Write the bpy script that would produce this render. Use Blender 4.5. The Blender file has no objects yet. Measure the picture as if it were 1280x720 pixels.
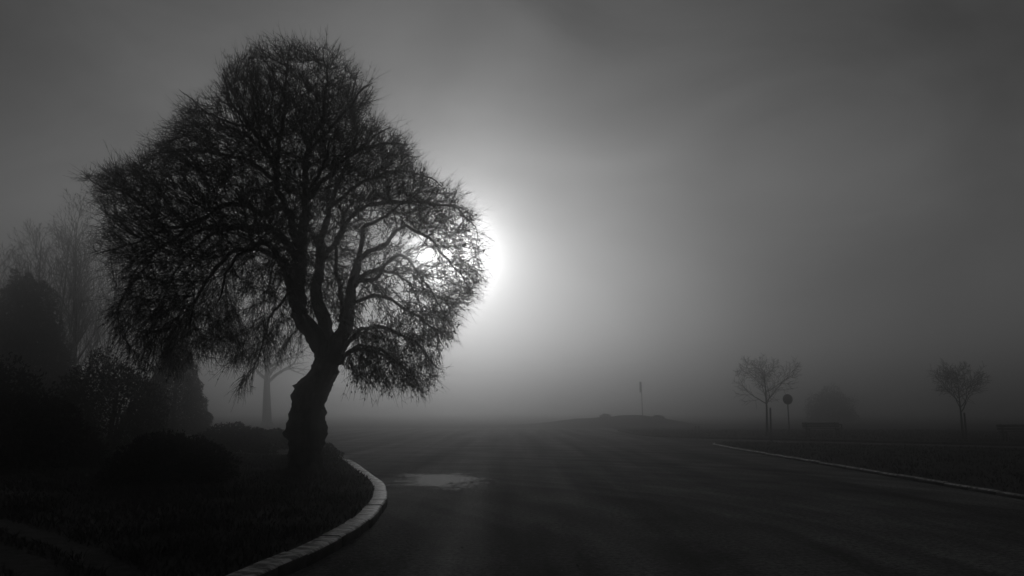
import bpy, math, random
import numpy as np
from mathutils import Vector, noise, geometry

random.seed(11)
RNG = np.random.default_rng(11)
SC = bpy.context.scene
COL = SC.collection

# ------------------------------------------------------------------ camera
F = 1004.0                                   # focal length in pixels of a 1280 x 720 frame
PITCH = math.atan(154 / F)
cam = bpy.data.cameras.new('camera')
camo = bpy.data.objects.new('camera', cam)
COL.objects.link(camo)
SC.camera = camo
cam.sensor_width = 36
cam.lens = 36 * F / 1280
cam.clip_start = 0.05
cam.clip_end = 6000
EYE = Vector((0, 0, 1.5))
camo.location = EYE
camo.rotation_euler = (math.pi / 2 + PITCH, 0, 0)


def ray(px, py):
    v = Vector(((px - 640) / F, (360 - py) / F, -1))
    v.rotate(camo.rotation_euler)
    return v


def at(px, py, z=0.0):
    v = ray(px, py)
    t = (z - EYE.z) / v.z
    return EYE + v * t


def pt(px, py, y):
    v = ray(px, py)
    return EYE + v * (y / v.y)


# ------------------------------------------------------------------ light
SUN = ray(561, 317).normalized()
EL = math.asin(SUN.z)
AZ = math.atan2(SUN.x, SUN.y)
w = bpy.data.worlds.new('World')
SC.world = w
w.use_nodes = True
nt = w.node_tree
nt.nodes.clear()
N = nt.nodes.new
L = nt.links.new
sky = N('ShaderNodeTexSky')
sky.sky_type = 'NISHITA'
sky.sun_disc = False
sky.sun_elevation = EL
sky.sun_rotation = AZ
sky.dust_density = 1.2
bw = N('ShaderNodeRGBToBW')
L(sky.outputs[0], bw.inputs[0])
# thin stratus cover: soft brighter and darker bands high in the sky
tc = N('ShaderNodeTexCoord')
mp = N('ShaderNodeMapping')
mp.inputs['Scale'].default_value = (1.8, 1.8, 3.6)
mp.inputs['Rotation'].default_value = (0.0, 0.16, 0.4)
L(tc.outputs['Generated'], mp.inputs['Vector'])
cn = N('ShaderNodeTexNoise')
cn.inputs['Scale'].default_value = 1.5
cn.inputs['Detail'].default_value = 5
cn.inputs['Roughness'].default_value = 0.5
cn.inputs['Distortion'].default_value = 0.5
L(mp.outputs[0], cn.inputs['Vector'])
cr = N('ShaderNodeMapRange')
cr.inputs['From Min'].default_value = 0.3
cr.inputs['From Max'].default_value = 0.7
cr.inputs['To Min'].default_value = 0.70
cr.inputs['To Max'].default_value = 1.36
L(cn.outputs['Fac'], cr.inputs['Value'])
mu = N('ShaderNodeMath')
mu.operation = 'MULTIPLY'
L(bw.outputs[0], mu.inputs[0])
L(cr.outputs[0], mu.inputs[1])
# sky dimmed by elevation towards the horizon, added to hold down the glow
sz = N('ShaderNodeSeparateXYZ')
L(tc.outputs['Generated'], sz.inputs[0])
low_dim = N('ShaderNodeMapRange')
low_dim.interpolation_type = 'SMOOTHSTEP'
low_dim.inputs['From Min'].default_value = -0.02
low_dim.inputs['From Max'].default_value = 0.30
low_dim.inputs['To Min'].default_value = 0.55
low_dim.inputs['To Max'].default_value = 1.0
L(sz.outputs['Z'], low_dim.inputs['Value'])
mu2 = N('ShaderNodeMath')
mu2.operation = 'MULTIPLY'
L(mu.outputs[0], mu2.inputs[0])
L(low_dim.outputs[0], mu2.inputs[1])
bg = N('ShaderNodeBackground')
bg.inputs[1].default_value = 0.15
L(mu2.outputs[0], bg.inputs[0])
ow = N('ShaderNodeOutputWorld')
L(bg.outputs[0], ow.inputs[0])

sl = bpy.data.lights.new('sun', 'SUN')
sl.energy = 1.15
sl.angle = math.radians(2.0)
so = bpy.data.objects.new('sun', sl)
COL.objects.link(so)
so.location = (-20, 60, 40)
so.rotation_euler = SUN.to_track_quat('Z', 'Y').to_euler()

SC.view_settings.view_transform = 'Standard'
SC.view_settings.look = 'None'
SC.view_settings.gamma = 1
SC.view_settings.exposure = -3.12
SC.render.engine = 'CYCLES'
SC.cycles.volume_bounces = 3
SC.cycles.max_bounces = 8
SC.cycles.use_denoising = True
SC.cycles.use_adaptive_sampling = False
SC.cycles.sample_clamp_indirect = 3.0


# ------------------------------------------------------------------ materials
def mat(name, lo, hi, scale=8.0, rough=0.85, detail=6, bump=0.0, bump_scale=None, stretch=(1, 1, 1), spec=0.3,
        contrast=0.22):
    m = bpy.data.materials.new(name)
    m.use_nodes = True
    t = m.node_tree
    p = t.nodes['Principled BSDF']
    p.inputs['Roughness'].default_value = rough
    p.inputs['Specular IOR Level'].default_value = spec
    tcn = t.nodes.new('ShaderNodeTexCoord')
    mpn = t.nodes.new('ShaderNodeMapping')
    mpn.inputs['Scale'].default_value = stretch
    t.links.new(tcn.outputs['Object'], mpn.inputs['Vector'])
    nz = t.nodes.new('ShaderNodeTexNoise')
    nz.inputs['Scale'].default_value = scale
    nz.inputs['Detail'].default_value = detail
    t.links.new(mpn.outputs[0], nz.inputs['Vector'])
    mr = t.nodes.new('ShaderNodeMapRange')
    mr.inputs['From Min'].default_value = 0.5 - contrast
    mr.inputs['From Max'].default_value = 0.5 + contrast
    mr.inputs['To Min'].default_value = lo
    mr.inputs['To Max'].default_value = hi
    t.links.new(nz.outputs['Fac'], mr.inputs['Value'])
    t.links.new(mr.outputs[0], p.inputs['Base Color'])
    if bump:
        nb = t.nodes.new('ShaderNodeTexNoise')
        nb.inputs['Scale'].default_value = bump_scale or scale * 3
        nb.inputs['Detail'].default_value = 4
        t.links.new(mpn.outputs[0], nb.inputs['Vector'])
        b = t.nodes.new('ShaderNodeBump')
        b.inputs['Strength'].default_value = bump
        b.inputs['Distance'].default_value = 0.02
        t.links.new(nb.outputs['Fac'], b.inputs['Height'])
        t.links.new(b.outputs[0], p.inputs['Normal'])
    return m


M = {
    'bark': mat('bark', 0.025, 0.07, 6, 0.9, bump=0.8, bump_scale=22, stretch=(1, 1, 0.35)),
    'twig': mat('twig_bark', 0.05, 0.09, 12, 0.85),
    'leaf': mat('dry_leaf', 0.05, 0.10, 9, 0.7),
    'evergreen': mat('evergreen_leaf', 0.03, 0.055, 7, 0.95, spec=0.08),
    'grass': mat('grass_blade', 0.035, 0.075, 1.3, 0.7),
    'turf': mat('turf_soil', 0.02, 0.045, 3.0, 0.95, bump=0.6, bump_scale=40),
    'earth': mat('dry_earth', 0.02, 0.09, 7.0, 0.95, bump=0.6, bump_scale=30),
    'mound': mat('mound_turf', 0.03, 0.06, 1.2, 0.95),
    'kerbstone': mat('kerb_concrete', 0.05, 0.12, 5.0, 0.9, bump=0.4, bump_scale=60),
    'wood': mat('weathered_wood', 0.10, 0.18, 4.0, 0.85, stretch=(1, 6, 6)),
    'stake': mat('stake_wood', 0.06, 0.11, 6.0, 0.85, stretch=(6, 6, 1)),
    'iron': mat('dark_iron', 0.03, 0.05, 10, 0.5, spec=0.5),
    'steel': mat('galvanised_post', 0.10, 0.16, 10, 0.5, spec=0.5),
    'grit': mat('loose_grit', 0.08, 0.34, 3.0, 0.8),
    'signback': mat('sign_plate', 0.05, 0.08, 6, 0.5, spec=0.5),
}


def asphalt():
    m = bpy.data.materials.new('damp_asphalt')
    m.use_nodes = True
    t = m.node_tree
    p = t.nodes['Principled BSDF']
    nn = t.nodes.new
    ln = t.links.new
    tcn = nn('ShaderNodeTexCoord')
    # fine stone chippings
    fine = nn('ShaderNodeTexNoise')
    fine.inputs['Scale'].default_value = 16
    fine.inputs['Detail'].default_value = 5
    fine.inputs['Roughness'].default_value = 0.85
    ln(tcn.outputs['Object'], fine.inputs['Vector'])
    # blotches
    big = nn('ShaderNodeTexNoise')
    big.inputs['Scale'].default_value = 0.55
    big.inputs['Detail'].default_value = 6
    ln(tcn.outputs['Object'], big.inputs['Vector'])
    # wheel tracks: long bands, bent by a slow warp
    mpn = nn('ShaderNodeMapping')
    mpn.inputs['Scale'].default_value = (1.1, 0.035, 1)
    mpn.inputs['Rotation'].default_value = (0, 0, 0.10)
    ln(tcn.outputs['Object'], mpn.inputs['Vector'])
    trk = nn('ShaderNodeTexNoise')
    trk.inputs['Scale'].default_value = 1.0
    trk.inputs['Detail'].default_value = 4
    trk.inputs['Distortion'].default_value = 0.25
    ln(mpn.outputs[0], trk.inputs['Vector'])

    def rng(src, a, b, lo, hi):
        r = nn('ShaderNodeMapRange')
        r.inputs['From Min'].default_value = a
        r.inputs['From Max'].default_value = b
        r.inputs['To Min'].default_value = lo
        r.inputs['To Max'].default_value = hi
        ln(src, r.inputs['Value'])
        return r.outputs[0]

    def mul(a, b):
        q = nn('ShaderNodeMath')
        q.operation = 'MULTIPLY'
        ln(a, q.inputs[0])
        ln(b, q.inputs[1])
        return q.outputs[0]
    # arcs worn by vehicles turning out of the side road
    dv = nn('ShaderNodeVectorMath')
    dv.operation = 'DISTANCE'
    dv.inputs[1].default_value = (-9.5, 8.0, 0)
    ln(tcn.outputs['Object'], dv.inputs[0])
    wv = nn('ShaderNodeMath')
    wv.operation = 'MULTIPLY_ADD'
    ln(big.outputs['Fac'], wv.inputs[0])
    wv.inputs[1].default_value = 0.7
    ln(dv.outputs['Value'], wv.inputs[2])
    arc = nn('ShaderNodeTexNoise')
    arc.noise_dimensions = '1D'
    arc.inputs['Scale'].default_value = 1.25
    arc.inputs['Detail'].default_value = 3
    ln(wv.outputs[0], arc.inputs['W'])
    c = mul(mul(rng(fine.outputs['Fac'], 0.38, 0.64, 0.03, 0.27), rng(big.outputs['Fac'], 0.3, 0.7, 0.6, 1.5)),
            mul(rng(trk.outputs['Fac'], 0.35, 0.65, 0.6, 1.4), rng(arc.outputs['Fac'], 0.3, 0.7, 0.62, 1.4)))
    ln(c, p.inputs['Base Color'])
    ln(rng(trk.outputs['Fac'], 0.35, 0.65, 0.9, 0.7), p.inputs['Roughness'])
    p.inputs['Specular IOR Level'].default_value = 0.2
    b = nn('ShaderNodeBump')
    b.inputs['Strength'].default_value = 1.0
    b.inputs['Distance'].default_value = 0.035
    ln(fine.outputs['Fac'], b.inputs['Height'])
    ln(b.outputs[0], p.inputs['Normal'])
    return m


def paint():
    """worn white road paint over concrete"""
    m = bpy.data.materials.new('worn_white_paint')
    m.use_nodes = True
    t = m.node_tree
    p = t.nodes['Principled BSDF']
    p.inputs['Roughness'].default_value = 0.5
    p.inputs['Specular IOR Level'].default_value = 0.5
    tcn = t.nodes.new('ShaderNodeTexCoord')
    mpn = t.nodes.new('ShaderNodeMapping')
    mpn.inputs['Scale'].default_value = (1.0, 1.6, 1)
    t.links.new(tcn.outputs['Object'], mpn.inputs['Vector'])
    nz = t.nodes.new('ShaderNodeTexNoise')
    nz.inputs['Scale'].default_value = 6
    nz.inputs['Detail'].default_value = 5
    nz.inputs['Roughness'].default_value = 0.65
    t.links.new(mpn.outputs[0], nz.inputs['Vector'])
    mr = t.nodes.new('ShaderNodeMapRange')
    mr.inputs['From Min'].default_value = 0.42
    mr.inputs['From Max'].default_value = 0.60
    mr.inputs['To Min'].default_value = 0.08
    mr.inputs['To Max'].default_value = 0.82
    t.links.new(nz.outputs['Fac'], mr.inputs['Value'])
    t.links.new(mr.outputs[0], p.inputs['Base Color'])
    b = t.nodes.new('ShaderNodeBump')
    b.inputs['Strength'].default_value = 0.4
    b.inputs['Distance'].default_value = 0.01
    t.links.new(nz.outputs['Fac'], b.inputs['Height'])
    t.links.new(b.outputs[0], p.inputs['Normal'])
    return m


def wet():
    """shallow water standing over fine pale grit"""
    m = bpy.data.materials.new('puddle_film')
    m.use_nodes = True
    t = m.node_tree
    p = t.nodes['Principled BSDF']
    p.inputs['IOR'].default_value = 1.33
    tcn = t.nodes.new('ShaderNodeTexCoord')
    nz = t.nodes.new('ShaderNodeTexNoise')
    nz.inputs['Scale'].default_value = 14
    nz.inputs['Detail'].default_value = 7
    nz.inputs['Roughness'].default_value = 0.7
    t.links.new(tcn.outputs['Object'], nz.inputs['Vector'])
    for sock, lo, hi in (('Base Color', 0.03, 0.16), ('Roughness', 0.5, 0.68)):
        mr = t.nodes.new('ShaderNodeMapRange')
        mr.inputs['From Min'].default_value = 0.35
        mr.inputs['From Max'].default_value = 0.65
        mr.inputs['To Min'].default_value = lo
        mr.inputs['To Max'].default_value = hi
        t.links.new(nz.outputs['Fac'], mr.inputs['Value'])
        t.links.new(mr.outputs[0], p.inputs[sock])
    b = t.nodes.new('ShaderNodeBump')
    b.inputs['Strength'].default_value = 0.25
    b.inputs['Distance'].default_value = 0.01
    t.links.new(nz.outputs['Fac'], b.inputs['Height'])
    t.links.new(b.outputs[0], p.inputs['Normal'])
    return m


M['asphalt'] = asphalt()
M['paint'] = paint()
M['wet'] = wet()


# ------------------------------------------------------------------ object helpers
def tag(o, label=None, cat=None, group=None, kind=None):
    if label:
        o['label'] = label
    if cat:
        o['category'] = cat
    if group:
        o['group'] = group
    if kind:
        o['kind'] = kind
    return o


def empty(name, loc, label, cat, group=None):
    o = bpy.data.objects.new(name, None)
    COL.objects.link(o)
    o.location = loc
    o.empty_display_size = 0.3
    return tag(o, label, cat, group)


def link(name, me, m, parent=None, world=True):
    """link a mesh whose vertices are in world coordinates; re-express them round the parent's base"""
    o = bpy.data.objects.new(name, me)
    COL.objects.link(o)
    if m is not None:
        me.materials.append(m)
    if parent is not None:
        if world:
            root = parent
            off = Vector((0, 0, 0))
            while root is not None:
                off += root.location
                root = root.parent
            me.transform(__import__('mathutils').Matrix.Translation(-off))
        o.parent = parent
    return o


def raw_mesh(name, V, Fc, smooth=False):
    """V (n,3); Fc (m,k) array of equal sized faces, or a list of arrays of different k"""
    V = np.asarray(V, dtype=np.float32)
    blocks = Fc if isinstance(Fc, list) else [Fc]
    blocks = [np.asarray(b, dtype=np.int32) for b in blocks if len(b)]
    me = bpy.data.meshes.new(name)
    me.vertices.add(len(V))
    me.vertices.foreach_set('co', V.ravel())
    nl = sum(b.size for b in blocks)
    npoly = sum(len(b) for b in blocks)
    me.loops.add(nl)
    me.polygons.add(npoly)
    me.loops.foreach_set('vertex_index', np.concatenate([b.ravel() for b in blocks]))
    starts, tot, c = [], [], 0
    for b in blocks:
        k = b.shape[1]
        starts.append(c + np.arange(len(b)) * k)
        tot.append(np.full(len(b), k))
        c += b.size
    me.polygons.foreach_set('loop_start', np.concatenate(starts).astype(np.int32))
    me.polygons.foreach_set('loop_total', np.concatenate(tot).astype(np.int32))
    me.update(calc_edges=True)
    me.validate()
    if smooth:
        me.polygons.foreach_set('use_smooth', np.ones(npoly, dtype=bool))
    return me


class MB:
    """collects simple solids and builds one mesh"""

    def __init__(self):
        self.v, self.q, self.t = [], [], []
        self.n = 0

    def add(self, V, Q=None, T=None):
        self.v.append(np.asarray(V, dtype=float).reshape(-1, 3))
        if Q is not None and len(Q):
            self.q.append(np.asarray(Q) + self.n)
        if T is not None and len(T):
            self.t.append(np.asarray(T) + self.n)
        self.n += len(self.v[-1])

    def tube(self, P, R, sides=6, caps=True):
        P = [Vector(p) for p in P]
        n = len(P)
        ref = None
        V = []
        for i in range(n):
            d = (P[min(i + 1, n - 1)] - P[max(i - 1, 0)]).normalized()
            if ref is None:
                ref = d.orthogonal().normalized()
            a = (ref - d * ref.dot(d))
            a = a.normalized() if a.length > 1e-6 else d.orthogonal().normalized()
            ref = a
            b = d.cross(a)
            for k in range(sides):
                th = 2 * math.pi * k / sides
                V.append(P[i] + (a * math.cos(th) + b * math.sin(th)) * R[i])
        Q = [(i * sides + k, i * sides + (k + 1) % sides, (i + 1) * sides + (k + 1) % sides, (i + 1) * sides + k)
             for i in range(n - 1) for k in range(sides)]
        T = []
        if caps:
            V.append(P[0])
            V.append(P[-1])
            T = [(n * sides, (k + 1) % sides, k) for k in range(sides)]
            T += [(n * sides + 1, (n - 1) * sides + k, (n - 1) * sides + (k + 1) % sides) for k in range(sides)]
        self.add([tuple(v) for v in V], Q, T)

    def box(self, c, s, rz=0.0, rx=0.0, bev=0.008):
        """box with chamfered vertical and horizontal edges (an inset ring top and bottom)"""
        x, y, z = s[0] / 2, s[1] / 2, s[2] / 2
        b = min(bev, x * 0.45, y * 0.45, z * 0.45)
        rings = [(-z, b), (-z + b, 0), (z - b, 0), (z, b)]
        V = []
        for (zz, i) in rings:
            X, Y = x - i, y - i
            V += [(-X + b, -Y, zz), (X - b, -Y, zz), (X, -Y + b, zz), (X, Y - b, zz),
                  (X - b, Y, zz), (-X + b, Y, zz), (-X, Y - b, zz), (-X, -Y + b, zz)]
        V = np.array(V)
        cx, sx = math.cos(rx), math.sin(rx)
        V = np.stack([V[:, 0], V[:, 1] * cx - V[:, 2] * sx, V[:, 1] * sx + V[:, 2] * cx], 1)
        cz, sz = math.cos(rz), math.sin(rz)
        V = np.stack([V[:, 0] * cz - V[:, 1] * sz, V[:, 0] * sz + V[:, 1] * cz, V[:, 2]], 1) + np.array(c)
        Q = [(r * 8 + k, r * 8 + (k + 1) % 8, (r + 1) * 8 + (k + 1) % 8, (r + 1) * 8 + k) for r in range(3) for k in range(8)]
        T = [(0, k + 1, k) for k in range(1, 7)] + [(24, 24 + k, 24 + k + 1) for k in range(1, 7)]
        self.add(V, Q, T)

    def mesh(self, name, smooth=False):
        V = np.concatenate(self.v)
        bl = []
        if self.q:
            bl.append(np.concatenate(self.q))
        if self.t:
            bl.append(np.concatenate(self.t))
        return raw_mesh(name, V, bl, smooth)


def leaf_quads(Cn, D, Nn, ln, wd):
    """many folded leaves at once: centre, direction, side vectors; 4 corner diamonds"""
    D = D / np.linalg.norm(D, axis=1, keepdims=True)
    S = np.cross(D, Nn)
    S /= np.linalg.norm(S, axis=1, keepdims=True) + 1e-9
    U = np.cross(S, D)
    ln = np.asarray(ln).reshape(-1, 1)
    wd = np.asarray(wd).reshape(-1, 1)
    a = Cn - D * ln * 0.5
    b = Cn + S * wd * 0.5 + U * wd * 0.22
    c = Cn + D * ln * 0.5
    d = Cn - S * wd * 0.5 + U * wd * 0.22
    V = np.stack([a, b, c, d], 1).reshape(-1, 3)
    q = np.arange(len(Cn))[:, None] * 4
    T = np.concatenate([q + np.array([[0, 1, 2]]), q + np.array([[0, 2, 3]])])
    return V, T


def unit(n):
    v = RNG.normal(size=(n, 3))
    return v / np.linalg.norm(v, axis=1, keepdims=True)


def sheet(name, pts, z, m, kind='structure', parent=None):
    P = [Vector((p[0], p[1], 0)) for p in pts]
    tris = geometry.tessellate_polygon([P])
    V = [(p[0], p[1], z) for p in pts]
    T = []
    for t in tris:
        a, b, c = (P[i] for i in t)
        T.append(t if (b - a).cross(c - a).z > 0 else (t[0], t[2], t[1]))
    o = link(name, raw_mesh(name, V, np.array(T)), m, parent)
    if kind:
        o['kind'] = kind
    return o


def catmull(P, step):
    """resample a polyline of arrays (position columns first) as a smooth curve"""
    P = [np.array(p, dtype=float) for p in P]
    P = [2 * P[0] - P[1]] + P + [2 * P[-1] - P[-2]]
    out = []
    for i in range(1, len(P) - 2):
        a, b, c, d = P[i - 1], P[i], P[i + 1], P[i + 2]
        k = max(1, int(round(np.linalg.norm((c - b)[:2 if len(b) < 4 else 3]) / step)))
        for j in range(k):
            t = j / k
            out.append(0.5 * ((2 * b) + (c - a) * t + (2 * a - 5 * b + 4 * c - d) * t * t + (3 * b - a - 3 * c + d) * t ** 3))
    out.append(P[-2])
    return np.array(out)


# ------------------------------------------------------------------ ground, road, kerbs
ZK = 0.13                                     # kerb and verge height above the road

g = sheet('ground', [(-480, -300), (480, -300), (480, 480), (-480, 480)], -0.004, M['turf'])

outer_px = [(330, 714), (380, 693), (430, 668), (462, 648), (482, 625), (484, 611), (480, 602), (462, 590), (430, 573)]
outer = [(-4.3, -6.0), (-3.3, 0.0), (-2.5, 4.6)] + [tuple(at(x, y, ZK))[:2] for x, y in outer_px] + [(-7.3, 26.2), (-12, 28.6), (-22, 31), (-45, 33)]
outer = catmull(outer, 0.25)


def offset(P, d):
    T = np.gradient(P, axis=0)
    T /= np.linalg.norm(T, axis=1, keepdims=True)
    return P + np.stack([-T[:, 1], T[:, 0]], 1) * d


KW = 0.24
right_kerb = catmull([(8.75, -6), (8.75, 10), (8.75, 25), (8.8, 34), (9.2, 37.4), (10.6, 38.6), (13, 37.2), (22, 30), (40, 15.5)], 0.25)
far_kerb = catmull([(8.0, 62), (7.9, 52), (8.3, 48.6), (9.6, 46.2), (14.2, 42.0), (22.3, 35), (45, 15.4)], 0.3)

road_pts = [(-30, -20), (40, -20), (60, 10), (60, 60), (30, 75), (-60, 70), (-60, 24), (-30, 10)]
sheet('road', road_pts, 0.0, M['asphalt'])


def kerb(name, P, side, w, h, painted):
    """stones laid end to end along P; side = +1: the verge lies left of the direction of travel"""
    body, top = MB(), MB()
    s = np.concatenate([[0], np.cumsum(np.linalg.norm(np.diff(P, axis=0), axis=1))])
    k = 0
    x0 = 0.0
    Tn = np.gradient(P, axis=0)
    Tn /= np.linalg.norm(Tn, axis=1, keepdims=True)
    while x0 < s[-1] - 0.3:
        length = random.uniform(0.55, 1.1)
        x1 = min(x0 + length - 0.006, s[-1])
        q = np.linspace(x0, x1, 4)
        C = np.stack([np.interp(q, s, P[:, 0]), np.interp(q, s, P[:, 1])], 1)
        Dn = np.stack([np.interp(q, s, Tn[:, 0]), np.interp(q, s, Tn[:, 1])], 1)
        Dn /= np.linalg.norm(Dn, axis=1, keepdims=True)
        Nn = np.stack([-Dn[:, 1], Dn[:, 0]], 1) * side
        dz = random.uniform(-0.012, 0.006)
        dl = random.uniform(-0.012, 0.012)
        prof = [(0.0 + dl, -0.05), (0.0 + dl, h - 0.035 + dz), (0.012 + dl, h - 0.010 + dz), (0.035 + dl, h + dz), (w + dl, h + dz), (w + dl, -0.05)]
        V, n = [], len(prof)
        for i in range(4):
            for (a, z) in prof:
                V.append((C[i, 0] + Nn[i, 0] * a, C[i, 1] + Nn[i, 1] * a, z))
        Q = [(i * n + j, i * n + (j + 1) % n, (i + 1) * n + (j + 1) % n, (i + 1) * n + j) for i in range(3) for j in range(n)]
        T = [(0, j + 1, j) for j in range(1, n - 1)] + [(3 * n, 3 * n + j, 3 * n + j + 1) for j in range(1, n - 1)]
        if side > 0:
            Q = [tuple(reversed(f)) for f in Q]
            T = [tuple(reversed(f)) for f in T]
        body.add(V, Q, T)
        if painted:
            V = []
            for i in range(4):
                for (a, z) in ((0.004 + dl, h - 0.020 + dz + 0.003), (0.012 + dl, h - 0.010 + dz + 0.003), (0.035 + dl, h + dz + 0.003), (w - 0.004 + dl, h + dz + 0.003)):
                    V.append((C[i, 0] + Nn[i, 0] * a, C[i, 1] + Nn[i, 1] * a, z))
            Q = [(i * 4 + j, i * 4 + j + 1, (i + 1) * 4 + j + 1, (i + 1) * 4 + j) for i in range(3) for j in range(3)]
            if side > 0:
                Q = [tuple(reversed(f)) for f in Q]
            top.add(V, Q)
        x0 += length
        k += 1
    o = link(name, body.mesh(name), M['kerbstone'])
    o['kind'] = 'structure'
    if painted:
        link('kerb_paint', top.mesh('kerb_paint'), M['paint'], o)
    return o


kerb('kerb', outer, +1, KW, ZK, True)
kerb('kerb', right_kerb, -1, 0.11, 0.075, True)
kerb('kerb', far_kerb, +1, 0.16, ZK, False)

inner = offset(outer, KW - 0.01)
left_verge = [tuple(p) for p in inner] + [(-60, 40), (-60, -8)]
sheet('verge', left_verge, ZK - 0.012, M['turf'])
ri = offset(right_kerb, -0.10)
right_verge = [tuple(p) for p in ri] + [(45, 12), (45, -8)]
sheet('verge', right_verge, 0.066, M['turf'])
fi = offset(far_kerb, 0.15)
far_verge = [tuple(p) for p in fi] + [(60, 20), (90, 60), (60, 90), (8.2, 90)]
sheet('verge', far_verge, ZK - 0.012, M['turf'])

# worn dirt tracks across the near left corner of the verge
def strip(name, px, wd, z, m):
    P = catmull([tuple(at(x, y, z))[:2] for x, y in px], 0.2)
    jl = np.array([noise.noise(Vector((p[0] * 2, p[1] * 2, 3))) for p in P]) * 0.12
    jr = np.array([noise.noise(Vector((p[0] * 2, p[1] * 2, 9))) for p in P]) * 0.12
    T = np.gradient(P, axis=0)
    T /= np.linalg.norm(T, axis=1, keepdims=True)
    Nn = np.stack([-T[:, 1], T[:, 0]], 1)
    A = P + Nn * (wd / 2 + jl)[:, None]
    B = P - Nn * (wd / 2 + jr)[:, None]
    return sheet(name, [tuple(p) for p in A] + [tuple(p) for p in B[::-1]], z, m), P


TR = []
for px, wd in (([(-160, 610), (-30, 645), (60, 674), (115, 695), (160, 722), (200, 760)], 0.34),
               ([(-160, 640), (-40, 676), (20, 699), (55, 722), (90, 760)], 0.42)):
    _o, P_ = strip('path', px, wd, ZK - 0.006, M['earth'])
    TR.append((P_, wd))


# puddle: an irregular film of water on the road just beyond the kerb's bend
def puddle():
    c = at(556, 600, 0.004)
    h = 0.035
    nx, ny = 110, 170
    V, Q = [], []
    keep = {}
    for j in range(ny):
        for i in range(nx):
            x, y = (i - nx / 2) * h, (j - ny / 2) * h
            u, v = (x + 0.12) / 1.15, (y + 0.5 * x) / 2.0
            e = 1 - math.hypot(u, v)
            e += 0.40 * noise.noise(Vector((x * 1.3, y * 1.2, 2))) + 0.55 * noise.noise(Vector((x * 1.6, y * 4.5, 5))) + 0.65 * noise.noise(Vector((x * 9, y * 9, 8))) + 0.3 * noise.noise(Vector((x * 22, y * 22, 4)))
            if e > 0.22:
                keep[(i, j)] = e
    idx = {}

    def vid(i, j):
        if (i, j) not in idx:
            idx[(i, j)] = len(V)
            V.append((c.x + (i - nx / 2) * h + 0.012 * noise.noise(Vector((i * 1.7, j * 1.7, 1))), c.y + (j - ny / 2) * h + 0.012 * noise.noise(Vector((i * 1.7, j * 1.7, 6))), 0.004))
        return idx[(i, j)]
    for (i, j) in keep:
        Q.append((vid(i, j), vid(i + 1, j), vid(i + 1, j + 1), vid(i, j + 1)))
    o = link('puddle', raw_mesh('puddle', V, np.array(Q)), M['wet'])
    o['kind'] = 'structure'


puddle()


# the low mound beyond the junction
def mound():
    V, Q = [], []
    nx, ny = 70, 36
    for j in range(ny):
        for i in range(nx):
            x = -24 + 60 * i / (nx - 1)
            y = 72 + 26 * j / (ny - 1)
            e = min(1, i / 8, (nx - 1 - i) / 8, j / 7, (ny - 1 - j) / 7)
            h = 0.95 * math.exp(-((x - 13.0) / 4.8) ** 2 - ((y - 83) / 6) ** 2) + 0.5 * math.exp(-((x - 6.5) / 5) ** 2 - ((y - 83) / 6) ** 2) \
                + 0.0
            h += 0.22 * noise.noise(Vector((x * 0.35, y * 0.35, 0.0))) * h + 0.08 * noise.noise(Vector((x * 1.1, y * 1.1, 5)))
            V.append((x, y, -0.08 + e * (h + 0.1)))
    for j in range(ny - 1):
        for i in range(nx - 1):
            a = j * nx + i
            Q.append((a, a + 1, a + nx + 1, a + nx))
    o = link('mound', raw_mesh('mound', V, np.array(Q), True), M['mound'])
    o['kind'] = 'structure'
    tab = np.array(V)[:, 2].reshape(ny, nx)
    return lambda x, y: float(tab[int(round((y - 72) / 26 * (ny - 1))), int(round((x + 24) / 60 * (nx - 1)))])


mound_z = mound()


# grass: blades on the three verges
def inside(poly, X, Y):
    poly = np.array(poly)
    x1, y1 = poly[:, 0], poly[:, 1]
    x2, y2 = np.roll(x1, -1), np.roll(y1, -1)
    r = np.zeros(len(X), dtype=bool)
    for a, b, c, d in zip(x1, y1, x2, y2):
        if b == d:
            continue
        hit = ((b > Y) != (d > Y)) & (X < (c - a) * (Y - b) / (d - b) + a)
        r ^= hit
    return r


def grass(poly, box, n, hmin, hmax, power=1.0, avoid=(), z=ZK - 0.014):
    X = RNG.uniform(box[0], box[2], n)
    Y = box[1] + (box[3] - box[1]) * RNG.uniform(0, 1, n) ** power
    k = inside(poly, X, Y)
    X, Y = X[k], Y[k]
    for P, wd in avoid:
        d = np.min(np.hypot(X[:, None] - P[None, :, 0], Y[:, None] - P[None, :, 1]), axis=1)
        k = d > wd * RNG.uniform(0.35, 0.62, len(X))
        X, Y = X[k], Y[k]
    cl = np.array([noise.noise(Vector((x * 0.9, y * 0.9, 1))) for x, y in zip(X, Y)])
    k = RNG.uniform(-0.9, 0.5, len(X)) < cl
    X, Y, cl = X[k], Y[k], cl[k]
    n = len(X)
    h = RNG.uniform(hmin, hmax, n) * (1 + 0.6 * cl)
    th = RNG.uniform(0, 2 * math.pi, n)
    wd = RNG.uniform(0.004, 0.009, n) * (1 + Y / 25)
    lean = RNG.normal(0, 0.5, (n, 2)) * h[:, None]
    B = np.stack([X, Y, np.full(n, z)], 1)
    S = np.stack([np.cos(th), np.sin(th), np.zeros(n)], 1) * wd[:, None]
    mid = B + np.stack([lean[:, 0] * 0.35, lean[:, 1] * 0.35, h * 0.6], 1)
    tip = B + np.stack([lean[:, 0], lean[:, 1], h], 1)
    V = np.stack([B - S, B + S, mid + S * 0.7, mid - S * 0.7, tip], 1).reshape(-1, 3)
    q = np.arange(n)[:, None] * 5
    o = link('grass', raw_mesh('grass', V, [q + np.array([[0, 1, 2, 3]]), q + np.array([[3, 2, 4]])]), M['grass'])
    o['kind'] = 'stuff'
    return o


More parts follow.
